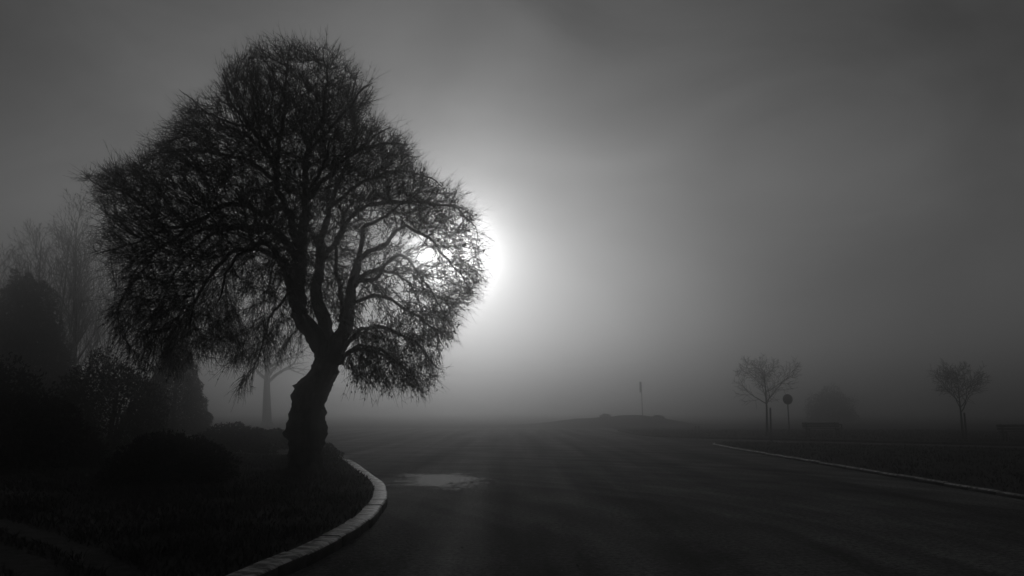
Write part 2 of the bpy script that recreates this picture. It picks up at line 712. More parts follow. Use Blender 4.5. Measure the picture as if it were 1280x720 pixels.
grass(left_verge, (-16, 4.5, -1.5, 27), 120000, 0.03, 0.10, 1.5, TR)
grass(right_verge, (8.7, 9, 30, 39), 50000, 0.03, 0.09, 1.2, z=0.064)
grass(far_verge, (7, 33, 32, 60), 26000, 0.05, 0.13)


# loose grit and bits of dead leaf on the road, thickest along the gutters
def gravel(n):
    X = RNG.uniform(-5, 9, n)
    Y = 4 + 24 * RNG.uniform(0, 1, n) ** 1.6
    ox = np.interp(Y, outer[8:, 1][:90], outer[8:, 0][:90])
    d = X - ox
    k = (d > 0.02) & (X < 8.7) & (RNG.uniform(0, 1, n) < 0.12 + 0.9 * np.exp(-np.abs(d) / 0.35) + 0.6 * np.exp(-np.abs(8.7 - X) / 0.3))
    X, Y = X[k], Y[k]
    m_ = len(X)
    r = RNG.uniform(0.004, 0.013, m_) * (1 + 0.8 * (RNG.uniform(0, 1, m_) > 0.93))
    base = np.array([(1, 0, 0), (0.2, 0.9, 0), (-0.8, 0.4, 0), (-0.6, -0.7, 0), (0.5, -0.8, 0), (0.05, 0.1, 0.8)])
    th = RNG.uniform(0, 6.283, m_)
    c_, s_ = np.cos(th), np.sin(th)
    P = base[None] * r[:, None, None] * RNG.uniform(0.7, 1.3, (m_, 6, 1))
    V = np.stack([P[..., 0] * c_[:, None] - P[..., 1] * s_[:, None] + X[:, None], P[..., 0] * s_[:, None] + P[..., 1] * c_[:, None] + Y[:, None], P[..., 2] + 0.003], 2).reshape(-1, 3)
    q = np.arange(m_)[:, None] * 6
    T = np.concatenate([q + np.array([[j, (j + 1) % 5, 5]]) for j in range(5)])
    o = link('gravel', raw_mesh('gravel', V, T), M['grit'])
    o['kind'] = 'stuff'


gravel(26000)


# ------------------------------------------------------------------ the old tree
TY = 18.1
TREE = Vector((at(383, 590, ZK - 0.012).x, TY, ZK - 0.02))
PXM = 1 / 55.5                                # metres per pixel at the tree

limb_px = [
    # px, py, radius px, depth offset m
    [(411, 452, 14, 0), (402, 433, 12.5, 0), (386, 411, 11.5, 0), (374, 390, 11, .1), (371, 365, 11.5, .2), (374, 338, 11, .2), (377, 312, 10, .2)],
    [(377, 314, 9, .2), (366, 285, 8, .3), (354, 255, 7, .4), (347, 230, 6.5, .5), (346, 200, 6, .5), (350, 170, 5, .4), (357, 140, 4, .3), (354, 110, 3, .3), (360, 78, 1.8, .2), (362, 55, 1, .2)],
    [(377, 314, 9, .2), (381, 280, 8.5, 0), (382, 250, 7.5, -.2), (380, 220, 6.5, -.4), (386, 190, 5, -.5), (397, 160, 4, -.6), (405, 130, 3, -.7), (408, 95, 2, -.8), (404, 62, 1, -.8)],
    [(414, 450, 13, .2), (413, 426, 11.5, .4), (404, 400, 10.5, .6), (396, 375, 9.5, .8), (395, 345, 9, 1.0), (400, 315, 8, 1.2), (405, 285, 7, 1.5), (414, 255, 6, 1.8), (425, 225, 5, 2.1), (438, 195, 4, 2.3), (445, 160, 3, 2.4), (441, 120, 2, 2.4), (446, 92, 1, 2.3)],
    [(417, 450, 13, -.2), (425, 424, 11, -.4), (433, 398, 10, -.6), (438, 372, 9, -.8), (443, 345, 8, -1), (446, 325, 7, -1.1)],
    [(445, 328, 6, -1.1), (460, 314, 5, -1.3), (478, 305, 4.5, -1.5), (492, 292, 4, -1.6), (505, 284, 3.5, -1.7), (520, 290, 3, -1.8), (540, 303, 2.5, -1.9), (560, 322, 2, -2), (580, 350, 1.4, -2.1)],
    [(447, 326, 5, -1.1), (453, 305, 4.5, -.9), (456, 280, 4, -.8), (470, 274, 3.2, -.9), (488, 264, 2.6, -1), (505, 252, 2, -1.1), (525, 240, 1.4, -1.2)],
    [(441, 352, 5, -.9), (470, 348, 4, -1.1), (482, 330, 3.3, -1.2), (495, 317, 3, -1.3), (508, 322, 2.6, -1.4), (528, 350, 2, -1.6), (545, 378, 1.6, -1.8), (556, 402, 1.1, -1.8)],
    [(397, 330, 6.5, 1.1), (414, 313, 6, .9), (424, 295, 5.8, .7), (436, 277, 5.4, .5), (450, 263, 5, .3), (470, 255, 4.5, .1), (495, 253, 4, 0), (520, 254, 3.4, -.1), (550, 257, 2.7, -.2), (575, 265, 2, -.3), (594, 282, 1.3, -.4)],
    [(428, 408, 6, .2), (427, 385, 5, .5), (423, 360, 4.5, .7), (420, 335, 4, .9), (421, 300, 3.5, 1.2), (430, 270, 3, 1.5), (445, 240, 2, 1.8)],
    [(371, 386, 7, .1), (365, 362, 6.5, -.2), (354, 338, 6, -.5), (340, 320, 5.5, -.8), (320, 311, 5, -1.1), (297, 315, 4.5, -1.4), (275, 330, 4, -1.7), (258, 350, 3.3, -1.9), (244, 378, 2.6, -2.1), (236, 412, 1.8, -2.2)],
    [(365, 362, 3.5, -.2), (350, 378, 3, -.5), (337, 400, 2.4, -.7), (327, 430, 1.8, -.8), (320, 460, 1.1, -.8)],
    [(374, 338, 8, .3), (360, 308, 7.5, .6), (340, 290, 7, .9), (310, 283, 6, 1.2), (275, 284, 5, 1.5), (240, 292, 4.2, 1.8), (205, 308, 3.5, 2), (175, 330, 2.8, 2.2), (155, 362, 1.8, 2.3)],
    [(355, 258, 6.5, .3), (335, 266, 6, 0), (305, 258, 5.2, -.3), (275, 258, 4.8, -.5), (250, 274, 4.2, -.7), (228, 282, 3.8, -.8), (209, 286, 3.5, -.8), (186, 262, 3, -.9), (160, 243, 2.4, -1), (135, 235, 1.8, -1), (112, 224, .9, -1)],
    [(209, 286, 2.8, -.8), (180, 300, 2.4, -.9), (150, 310, 1.8, -1), (122, 318, 1, -1)],
    [(347, 228, 5, .5), (320, 208, 4.5, .7), (290, 195, 4, .9), (255, 190, 3.2, 1.1), (220, 188, 2.5, 1.2), (185, 196, 1.4, 1.3)],
    [(346, 200, 4.5, .5), (325, 170, 4, .2), (300, 145, 3.3, -.1), (285, 120, 2.5, -.3), (278, 92, 1.4, -.4)],
    [(312, 158, 3, .1), (285, 152, 2.4, .3), (262, 141, 1.8, .4), (240, 125, 1.2, .5), (223, 111, .7, .5)],
    [(381, 255, 5, -.2), (405, 225, 4.5, -.6), (425, 205, 4.2, -1), (450, 188, 3.6, -1.3), (480, 178, 2.8, -1.5), (508, 182, 1.4, -1.6)],
    [(412, 260, 4.5, 1.7), (440, 235, 4, 1.9), (470, 218, 3.5, 2), (500, 213, 3, 2.1), (530, 220, 2.2, 2.2), (555, 235, 1.2, 2.2)],
    [(386, 190, 4, -.5), (408, 167, 3.4, -.9), (428, 142, 2.8, -1.2), (448, 118, 2, -1.4), (466, 103, 1, -1.5)],
    [(428, 440, 6, -.4), (440, 420, 4.5, -.7), (455, 412, 4, -.9), (475, 411, 3.5, -1.1), (500, 418, 3, -1.3), (525, 435, 2.2, -1.5), (548, 460, 1.1, -1.6)],
    [(429, 446, 5, -.3), (445, 434, 4, -.6), (462, 433, 3.3, -.9), (485, 445, 2.6, -1.1), (510, 472, 1.3, -1.3)],
    [(430, 445, 4.5, .3), (448, 437, 3.8, .8), (472, 440, 3, 1.2), (494, 456, 2.2, 1.5), (512, 482, 1.2, 1.6)],
    [(437, 380, 4.5, -.7), (462, 373, 4, -.5), (490, 376, 3.3, -.2), (518, 392, 2.6, 0), (540, 412, 1.8, .2), (552, 430, 1, .3)],
    [(285, 284, 4, 1.4), (250, 305, 3.4, 1.2), (220, 340, 2.8, 1.1), (198, 385, 2.1, 1), (188, 430, 1.2, 1)],
    [(250, 274, 3.5, -.7), (215, 300, 3, -1.2), (180, 333, 2.4, -1.5), (155, 372, 1.8, -1.6), (148, 412, 1, -1.6)],
    [(382, 250, 6, -.2), (390, 236, 5, -1.4), (400, 215, 4, -2.4), (410, 195, 2.5, -3.2), (414, 170, 1.2, -3.6)],
    [(372, 350, 7, .2), (352, 322, 6, -1.3), (330, 305, 5, -2.4), (302, 316, 3.6, -3.1), (282, 345, 2.2, -3.5), (270, 385, 1.1, -3.7)],
    [(440, 358, 6, -.8), (455, 345, 5, .8), (480, 338, 4, 2), (508, 352, 2.6, 2.8), (530, 380, 1.2, 3.2)],
    [(400, 315, 6, 1.2), (390, 295, 5, 2.4), (372, 270, 4, 3.2), (345, 255, 2.5, 3.7), (318, 255, 1.2, 3.9)],
    [(347, 215, 5, .5), (332, 192, 4.2, -1.4), (312, 172, 3.2, -2.4), (292, 160, 1.4, -3.1)],
    [(350, 170, 4, .4), (332, 140, 3.4, 1.2), (318, 110, 2.4, 1.8), (312, 78, 1.1, 2.1)],
    [(438, 195, 3.6, 2.3), (462, 175, 2.8, 2.5), (486, 160, 1.4, 2.6)],
    [(376, 325, 6, .2), (355, 296, 5, 2), (325, 280, 4, 3), (285, 290, 2.8, 3.5), (255, 320, 1.3, 3.7)],
]
STEP = 0.10
limbs = []
nodes, parent_of, rad, owner = [], [], [], []
for li, pts in enumerate(limb_px):
    P = [tuple(pt(x, y, TY + d)) + (r * PXM * min(1, max(0.6, 0.6 + (r - 7) * 0.08)),) for x, y, r, d in pts]
    C = catmull(P, STEP)
    n = len(C)
    ph = li * 7.3
    for i in range(n):                        # small crooks along the limb
        a = 0.085 * min(1, i / 4) * min(1, (n - 1 - i) / 2 + 0.4)
        s = i * STEP
        C[i, :3] += a * np.array(noise.noise_vector(Vector((s * 2.2, ph, 0)))) + 0.3 * a * np.array(noise.noise_vector(Vector((s * 7, ph, 4))))
        C[i, 3] = max(0.006, C[i, 3] * (1 + 0.16 * noise.noise(Vector((s * 3, ph, 8)))))
    limbs.append(C)
    for i in range(n):
        nodes.append(C[i, :3])
        parent_of.append(len(nodes) - 2 if i else -1)
        rad.append(C[i, 3])
        owner.append(li)
n_seed = len(nodes)

# crown outline at the tree's distance; the depth follows from the width at each height
outline_px = [(380, 42), (410, 48), (440, 64), (460, 84), (474, 100), (470, 122), (452, 146), (484, 152), (502, 165), (513, 180), (520, 196),
              (532, 207), (554, 225), (577, 240), (597, 258), (606, 275), (602, 300), (607, 330), (606, 355), (600, 378), (585, 386), (580, 405),
              (562, 415), (554, 432), (557, 455), (553, 470), (536, 486), (510, 494), (480, 489), (455, 496), (436, 490), (440, 474), (438, 428),
              (424, 398), (404, 388), (384, 402), (372, 440), (352, 462), (322, 476), (303, 487), (290, 470), (270, 442), (256, 430), (248, 447), (230, 456),
              (204, 472), (172, 468), (152, 442), (136, 402), (131, 372), (141, 345), (122, 322), (113, 292), (120, 262), (106, 224), (124, 206),
              (145, 200), (166, 196), (178, 176), (205, 168), (222, 150), (224, 112), (258, 138), (268, 112), (274, 88), (272, 72), (300, 60), (330, 50), (355, 45)]
OUT = np.array([tuple(pt(x, y, TY)) for x, y in outline_px])[:, [0, 2]]


def to_px(X, Z):
    """picture position of points at the tree's distance, used only to thin the crown's lighter openings"""
    c, s = math.cos(PITCH), math.sin(PITCH)
    dz = Z - EYE.z
    depth = TY * c + dz * s
    up = dz * c - TY * s
    return 640 + F * X / depth, 360 - F * up / depth


CX0 = np.array(pt(365, 300, TY))[[0, 2]]


def crown_points(n):
    lo, hi = OUT.min(0) - 0.15, OUT.max(0) + 0.3
    X = RNG.uniform(lo[0], hi[0], n * 4)
    Z = RNG.uniform(lo[1], hi[1], n * 4)
    wob = np.array([1.0 + 0.12 * noise.noise(Vector((x * 1.5, z * 1.5, 7))) + 0.07 * noise.noise(Vector((x * 4.5, z * 4.5, 3))) for x, z in zip(X, Z)])
    wob = wob + np.abs(RNG.normal(0, 0.055, len(X))) + 0.04 - np.where(RNG.uniform(0, 1, len(X)) < 0.012, 0.03, 0.0)
    k = inside(OUT, CX0[0] + (X - CX0[0]) * wob, CX0[1] + (Z - CX0[1]) * wob)
    k0 = k
    X, Z = X[k], Z[k]
    zs = np.linspace(lo[1], hi[1], 80)
    L_, R_ = [], []
    gx = np.linspace(lo[0], hi[0], 200)
    for z in zs:
        ins = gx[inside(OUT, gx, np.full(200, z))]
        L_.append(ins.min() if len(ins) else 0)
        R_.append(ins.max() if len(ins) else 0)
    l, r = np.interp(Z, zs, L_), np.interp(Z, zs, R_)
    c, hw = (l + r) / 2, np.maximum((r - l) / 2, 0.1)
    u = np.clip((X - c) / hw, -1, 1)
    dep = np.minimum(hw * 0.95, 4.2) * np.sqrt(np.maximum(1 - u * u, 0.02))
    Y = TY + RNG.uniform(-1, 1, len(X)) * dep
    s_ = TY / Y
    k = inside(OUT, CX0[0] + (X * s_ - CX0[0]) * 1.05 * np.minimum(wob[k0], 1.04), CX0[1] + (EYE.z + (Z - EYE.z) * s_ - CX0[1]) * 1.05 * np.minimum(wob[k0], 1.04))
    X, Y, Z = X[k], Y[k], Z[k]
    px, py = to_px(X, Z)
    dens = np.ones(len(X))

    def thin(cx, cy, rx, ry, v):
        d = ((px - cx) / rx) ** 2 + ((py - cy) / ry) ** 2
        return np.where(d < 1, v, 1.0)
    dens *= thin(322, 392, 44, 74, 0.12)
    dens *= thin(538, 328, 26, 26, 0.15)
    dens *= thin(472, 335, 58, 75, 0.2)
    dens *= thin(412, 395, 26, 40, 0.3)
    dens *= thin(490, 450, 72, 50, 0.38)
    dens *= thin(300, 180, 20, 22, 0.3) * thin(395, 215, 16, 24, 0.3) * thin(240, 235, 22, 18, 0.3) * thin(425, 160, 16, 20, 0.35) * thin(215, 340, 20, 30, 0.35) * thin(345, 215, 18, 18, 0.4)
    dens *= thin(330, 470, 50, 30, 0.5)
    k = RNG.uniform(0, 1, len(X)) < dens
    return np.stack([X, Y, Z], 1)[k][:n]


A = crown_points(12800)
NODE = np.array(nodes)
near = np.zeros(len(A), dtype=int)
dist = np.full(len(A), 1e9)


def refresh(start):
    for s in range(start, len(NODE), 400):
        e = min(s + 400, len(NODE))
        D = np.linalg.norm(A[:, None, :] - NODE[None, s:e, :], axis=2)
        j = D.argmin(1)
        d = D[np.arange(len(A)), j]
        m_ = d < dist
        near[m_] = j[m_] + s
        dist[m_] = d[m_]


refresh(0)
ZMID = pt(640, 330, TY).z
kids = {}
AX = np.array(pt(372, 315, TY))
HEAD = np.zeros_like(NODE)                    # heading of each node; seeds on limbs have none
for it in range(140):
    keep = dist > 0.17
    A, near, dist = A[keep], near[keep], dist[keep]
    act = dist < 1.3
    if not act.any():
        break
    V = A[act] - NODE[near[act]]
    V /= np.linalg.norm(V, axis=1, keepdims=True)
    S = np.zeros_like(NODE)
    np.add.at(S, near[act], V)
    idx = np.unique(near[act])
    D = S[idx]
    D /= np.linalg.norm(D, axis=1, keepdims=True) + 1e-9
    z = NODE[idx, 2]
    outw = NODE[idx] - AX
    outw /= np.linalg.norm(outw, axis=1, keepdims=True) + 1e-9
    D = D + 0.45 * outw + 0.75 * HEAD[idx]
    D[:, 2] += np.where(z < ZMID, -0.25, 0.04)
    D += RNG.normal(0, 0.16, D.shape)
    D /= np.linalg.norm(D, axis=1, keepdims=True)
    new = NODE[idx] + D * STEP
    start = len(NODE)
    ok = []
    for k_, i in enumerate(idx):
        c_ = kids.setdefault(int(i), [])
        if len(c_) < 3 and all(np.dot(D[k_], q) < 0.8 for q in c_):
            c_.append(D[k_])
            ok.append(k_)
    if not ok:
        break
    for k_ in ok:
        parent_of.append(int(idx[k_]))
        owner.append(owner[idx[k_]])
    NODE = np.concatenate([NODE, new[ok]])
    HEAD = np.concatenate([HEAD, D[ok]])
    refresh(start)
NN = len(NODE)
parent_of = np.array(parent_of)
children = [[] for _ in range(NN)]
for i, p in enumerate(parent_of):
    if p >= 0:
        children[p].append(i)
area = np.zeros(NN)
TIP = 0.004
for i in range(NN - 1, n_seed - 1, -1):
    if area[i] == 0:
        area[i] = TIP ** 2.25
    p = parent_of[i]
    if p >= n_seed:
        area[p] += area[i]
R = np.zeros(NN)
R[:n_seed] = rad
R[n_seed:] = np.minimum(area[n_seed:] ** (1 / 2.25), 0.05)

tree = empty('old_tree', TREE, 'massive gnarled bare tree with crooked trunk beside the curved white kerb', 'tree')


def trunk_mesh():
    rows = [(600, 355, 411), (592, 357, 408), (584, 361, 404), (570, 361, 403.5), (556, 361, 405), (549, 360, 406), (540, 358, 407), (532, 359, 407), (524, 362, 405.5),
            (515, 363.5, 405.5), (506, 365, 406), (494, 367, 410), (484, 369, 415), (476, 376, 418), (469, 384, 420), (457, 392, 424), (446, 395, 429), (437, 396, 431), (430, 402, 429)]
    C = []
    for y, a, b in rows:
        p = pt((a + b) / 2, y, TY)
        C.append((p.x, p.y, p.z, (b - a) / 2 * PXM * 0.95))
    C[0] = C[0][:2] + (TREE.z - 0.05,) + C[0][3:]
    C = catmull(C, 0.045)
    sides = 72
    burls = [(pt(361, 541, TY), 0.11, 0.06), (pt(405, 543, TY), 0.09, 0.06), (pt(405, 529, TY), 0.07, 0.05), (pt(372, 485, TY), 0.10, 0.08), (pt(366, 500, TY - .2), 0.14, 0.05), (pt(405, 515, TY), 0.09, 0.05),
             (pt(385, 520, TY - .38), 0.2, 0.1), (pt(392, 560, TY - .38), 0.16, 0.08), (pt(410, 470, TY - .38), 0.16, 0.08), (pt(380, 530, TY + .4), 0.25, 0.12), (pt(362, 522, TY + .1), 0.07, 0.04), (pt(408, 525, TY - .05), 0.06, 0.05), (pt(377, 476, TY), 0.07, 0.04)]
    V = []
    for i, (x, y, z, r) in enumerate(C):
        for k in range(sides):
            th = 2 * math.pi * k / sides
            d = Vector((math.cos(th), math.sin(th), 0))
            p = Vector((x, y, z)) + d * r
            q = p * 1.0
            ridge = noise.noise(Vector((math.cos(th) * 3.2 + z * .5, math.sin(th) * 3.2, z * 0.8)))
            fine = noise.noise(Vector((q.x * 10, q.y * 10, q.z * 6))) + 0.5 * noise.noise(q * 26)
            disp = 0.045 * ridge + 0.055 * fine + 0.058 * noise.noise(q * 6.5)
            base = max(0, 1 - (z - TREE.z) / 0.35)
            disp += base * base * 0.10 * (0.5 + noise.noise(Vector((math.cos(th) * 1.7, math.sin(th) * 1.7, 2))))
            for c, s, h in burls:
                e = (p - c).length / s
                if e < 2.5:
                    disp += h * math.exp(-e * e) * (1 + 0.35 * noise.noise(q * 18))
            V.append(tuple(p + d * disp))
    n = len(C)
    Q = [(i * sides + k, i * sides + (k + 1) % sides, (i + 1) * sides + (k + 1) % sides, (i + 1) * sides + k) for i in range(n - 1) for k in range(sides)]
    V.append(tuple(C[-1, :3]))
    T = [(n * sides, (n - 1) * sides + k, (n - 1) * sides + (k + 1) % sides) for k in range(sides)]
    return raw_mesh('trunk', V, [np.array(Q), np.array(T)], True)


link('trunk', trunk_mesh(), M['bark'], tree)
for C in limbs:
    b = MB()
    big = C[0, 3] > 0.09
    b.tube([tuple(c[:3]) for c in C], C[:, 3] * (1 + 0.06 * RNG.normal(size=len(C))), 14 if big else 8)
    link('limb', b.mesh('limb', True), M['bark'], tree)

cb = MB()
done = set()
for i in range(n_seed, NN):
    p = parent_of[i]
    if p >= n_seed:
        sib = [c for c in children[p]]
        if max(sib, key=lambda c: R[c]) == i:
            continue                          # carried on by its parent's chain
    chain, rr = [p, i], [min(R[p], R[i] * 1.25), R[i]]
    while True:
        ch = [c for c in children[chain[-1]] if c >= n_seed]
        if not ch:
            break
        nx = max(ch, key=lambda c: R[c])
        chain.append(nx)
        rr.append(R[nx])
    rm = max(rr)
    cb.tube([NODE[c] for c in chain], rr, 5 if rm > 0.025 else 4 if rm > 0.012 else 3, caps=False)

# fine twigs: sprays on every thin branch, drooping low down and rising at the top
grow = np.zeros((NN, 3))
grow[n_seed:] = NODE[n_seed:] - NODE[parent_of[n_seed:]]
grow /= np.linalg.norm(grow, axis=1, keepdims=True) + 1e-9
thin_nodes = np.where((np.arange(NN) >= n_seed) & (R < 0.02))[0]


def twigs(src, per, lmin, lmax, spread, r0):
    s = np.repeat(src, per)
    n = len(s)
    P0 = NODE[s] + RNG.normal(0, 0.02, (n, 3))
    outw = P0 - AX
    outw /= np.linalg.norm(outw, axis=1, keepdims=True)
    D = grow[s] * 0.6 + outw * 0.5 + unit(n) * spread
    low = np.clip((ZMID - P0[:, 2]) / 1.5, -0.3, 1)
    D[:, 2] += -0.35 * low
    D /= np.linalg.norm(D, axis=1, keepdims=True)
    ln = RNG.uniform(lmin, lmax, n) * RNG.choice([0.6, 1.0, 1.25], n)
    pts = [P0]
    d = D
    for k in range(3):
        pts.append(pts[-1] + d * (ln / 3)[:, None])
        d = d + unit(n) * 0.11
        d[:, 2] += -0.10 * low
        d /= np.linalg.norm(d, axis=1, keepdims=True)
    return np.stack(pts, 1), D, r0 * RNG.uniform(0.8, 1.2, n)


def twig_geo(T, D, r):
    n = len(T)
    ref = unit(n)
    a = np.cross(D, ref)
    a /= np.linalg.norm(a, axis=1, keepdims=True)
    b = np.cross(D, a)
    rings = []
    K = T.shape[1]
    for k in range(K):
        rk = (r * (1 - 0.62 * k / (K - 1)))[:, None]
        for j in range(3):
            th = 2 * math.pi * j / 3
            rings.append(T[:, k] + (a * math.cos(th) + b * math.sin(th)) * rk)
    V = np.stack(rings, 1).reshape(-1, 3)
    base = np.arange(n)[:, None] * (3 * K)
    Q = [base + np.array([[k * 3 + j, k * 3 + (j + 1) % 3, (k + 1) * 3 + (j + 1) % 3, (k + 1) * 3 + j]]) for k in range(K - 1) for j in range(3)]
    return V, np.concatenate(Q)


T1, D1, r1 = twigs(thin_nodes, 3, 0.2, 0.52, 0.58, 0.0048)
cb.add(*twig_geo(T1, D1, r1))
# side twiglets off the first ones
pick = RNG.choice(len(T1), int(len(T1) * 0.9))
st = T1[pick, 1 + RNG.integers(0, 2, len(pick))] if False else T1[pick, 2]
dd = D1[pick] + unit(len(pick)) * 0.9
dd /= np.linalg.norm(dd, axis=1, keepdims=True)
l2 = RNG.uniform(0.07, 0.2, len(pick))[:, None]
d2 = dd + unit(len(pick)) * 0.4
T2 = np.stack([st, st + dd * l2 * 0.5, st + dd * l2 * 0.5 + d2 * l2 * 0.5], 1)
cb.add(*twig_geo(T2, dd, np.full(len(pick), 0.0036)))
print('tree nodes', NN, 'thin', len(thin_nodes), 'twigs', len(T1), len(T2))
crown = link('crown', cb.mesh('crown'), M['twig'], tree)

# withered leaves still hanging on the low right skirt and the low left side
px, py = to_px(T1[:, 3, 0], T1[:, 3, 2])
prob = np.where((px > 420) & (py > 415), 0.5, np.where((px < 300) & (py > 330), 0.06, np.where(py > 330, 0.05, np.where((px > 520) & (py > 250), 0.12, 0.0))))
hang = np.where(RNG.uniform(0, 1, len(T1)) < prob)[0]
hang = np.repeat(hang, 2)
Pn = T1[hang, RNG.integers(1, 3, len(hang))]
Dn = unit(len(hang)) * 0.5 + np.array([0, 0, -1.0])
V, T = leaf_quads(Pn + Dn * 0.03, Dn, unit(len(hang)), RNG.uniform(0.045, 0.085, len(hang)), RNG.uniform(0.025, 0.045, len(hang)))
link('foliage', raw_mesh('foliage', V, T), M['leaf'], crown)
print('leaves', len(hang))


# ------------------------------------------------------------------ other trees
def sprout(out, P, d, length, r, level, spec, rng):
    """a wandering branch with side branches; out collects (points, radii)"""
    n = max(3, int(length / spec['seg']) + 1)
    pts, rr = [P.copy()], [r]
    for i in range(n):
        d = (d + Vector((rng.gauss(0, 1), rng.gauss(0, 1), rng.gauss(0, 1))) * spec['wander'] * (0.15 if level == 0 else 1.0) + Vector((0, 0, spec['up'][min(level, len(spec['up']) - 1)]))).normalized()
        P = P + d * (length / n)
        pts.append(P.copy())
        rr.append(max(spec['tip'], r * (1 - 0.85 * (i + 1) / n)))
    out.append((pts, rr))
    if level >= len(spec['kids']):
        return
    k = spec['kids'][level]
    f0 = spec['first'][level]
    for j in range(k):
        f = f0 + (1 - f0) * (j + rng.random()) / k
        x = f * n
        i = min(int(x), n - 1)
        B = pts[i].lerp(pts[i + 1], x - i)
        ax = (pts[i + 1] - pts[i]).normalized()
        side = ax.orthogonal().normalized()
        side.rotate(__import__('mathutils').Quaternion(ax, j * 2.4 + rng.uniform(-.6, .6)))
        a = math.radians(rng.uniform(*spec['angle'][level]))
        nd = ax * math.cos(a) + side * math.sin(a)
        ln = length * spec['ratio'][level] * (1.15 - spec['taper'][level] * (f - f0) / (1 - f0)) * rng.uniform(0.75, 1.2)
        sprout(out, B, nd, ln, max(spec['tip'], rr[i] * spec['rr']), level + 1, spec, rng)


def bare_tree(name, base, height, r, spec, seed, label, group, bark='bark'):
    rng = random.Random(seed)
    out = []
    sprout(out, Vector(base) - Vector((0, 0, 0.05)), Vector((rng.uniform(-.04, .04), rng.uniform(-.04, .04), 1)), height, r, 0, spec, rng)
    root = empty(name, base, label, 'tree', group)
    b = MB()
    flare = [out[0][1][0] * 1.5] + out[0][1][1:]
    b.tube(out[0][0], flare, 10)
    link('trunk', b.mesh('trunk', True), M['bark'], root)
    c = MB()
    for pts, rr in out[1:]:
        c.tube(pts, rr, 6 if rr[0] > 0.03 else 4 if rr[0] > 0.012 else 3, caps=False)
    link('crown', c.mesh('crown'), M['twig'], root)
    return root


def copy_tree(o, loc, rz, sc, label):
    c = o.copy()
    COL.objects.link(c)
    c.location = loc
    c.rotation_euler = (0, 0, rz)
    c.scale = (sc, sc, sc)
    c['label'] = label
    for ch in list(o.children):
        d = ch.copy()
        COL.objects.link(d)
        d.parent = c
        for gch in list(ch.children):
            e = gch.copy()
            COL.objects.link(e)
            e.parent = d
    return c


YOUNG = dict(seg=0.16, wander=0.10, up=(0.02, 0.05, 0.03, 0.0), kids=(12, 9, 7), first=(0.42, 0.2, 0.2), angle=((42, 70), (28, 60), (30, 60)),
             ratio=(0.56, 0.42, 0.45), taper=(0.6, 0.5, 0.3), rr=0.62, tip=0.007)
b1 = at(959, 545, ZK)
bare_tree('young_tree', (b1.x, b1.y, ZK - 0.02), 3.75, 0.08, YOUNG, 23, 'slender bare young tree with forked limbs just left of the round road sign', 'young street trees')
b2 = at(1204, 548, ZK)
lone = bare_tree('young_tree', (b2.x, b2.y, ZK - 0.02), 3.15, 0.065, YOUNG, 71, 'faint bare young tree standing alone to the right, near the cut-off bench', 'young street trees')

for px, py, hh, lean, label in ((964, 549, 1.55, 0.03, 'short wooden stake beside the young tree near the round sign'),
                                (1208.5, 549, 1.30, -0.02, 'short wooden stake beside the lone young tree on the right')):
    p = at(px, py, ZK)
    b = MB()
    b.tube([(p.x, p.y, ZK - 0.1), (p.x + lean * 0.5, p.y, ZK + hh * 0.5), (p.x + lean, p.y, ZK + hh - 0.05), (p.x + lean, p.y, ZK + hh)], [0.047, 0.045, 0.043, 0.024], 9)
    o = link('wooden_stake', b.mesh('wooden_stake'), M['stake'])
    tag(o, label, 'stake', 'tree stakes')

# row of tall bare trees far left
POPLAR = dict(seg=0.5, wander=0.07, up=(0.03, 0.10, 0.09, 0.06), kids=(30, 8, 5), first=(0.16, 0.2, 0.2), angle=((24, 48), (22, 45), (25, 50)),
              ratio=(0.36, 0.40, 0.42), taper=(0.75, 0.5, 0.3), rr=0.5, tip=0.011)
row = [
    # px of the trunk, distance, height, seed or copy of, label
    (98, 57, 15.1, 3, 'tallest bare tree of the foggy row, nearest the big gnarled tree'),
    (66, 60, 14.2, 8, 'hazy bare tree third from the right in the foggy row, beyond the dark conifer'),
    (38, 62, 14.7, 15, 'hazy bare tree rising straight above the tip of the dark conifer'),
    (84, 65, 14.4, None, 'thinly veiled bare tree second from the right in the foggy row'),
    (12, 61, 12.7, None, 'lower bare tree left of the dark conifer tip in the foggy row'),
    (126, 61, 13.5, None, 'bare tree half hidden behind the left edge of the big crown'),
    (-14, 58, 12.4, None, 'bare tree cut off by the left picture edge in the foggy row'),
]
protos = []
for i, (px, y, h, seed, label) in enumerate(row):
    x = (px - 640) / F * y
    if seed is not None:
        o = bare_tree('bare_tree', (x, y, 0.0), h, 0.15, POPLAR, seed, label, 'tall bare trees in the fog')
        protos.append((o, h))
    else:
        src, sh = protos[i % 3]
        copy_tree(src, (x, y, 0.0), 1.3 * i + 0.5, h / sh, label)

# broad tree in the fog behind the old tree's trunk
BROAD = dict(seg=0.35, wander=0.11, up=(0.02, 0.03, 0.0, -0.02), kids=(16, 10, 6), first=(0.42, 0.25, 0.2), angle=((40, 70), (30, 60), (30, 60)),
             ratio=(0.62, 0.42, 0.42), taper=(0.5, 0.5, 0.3), rr=0.6, tip=0.012)
x = (338 - 640) / F * 92
bare_tree('bare_tree', (x, 92, 0.0), 10.6, 0.55, BROAD, 31, 'veiled broad bare tree showing just left of the big crooked trunk', None)


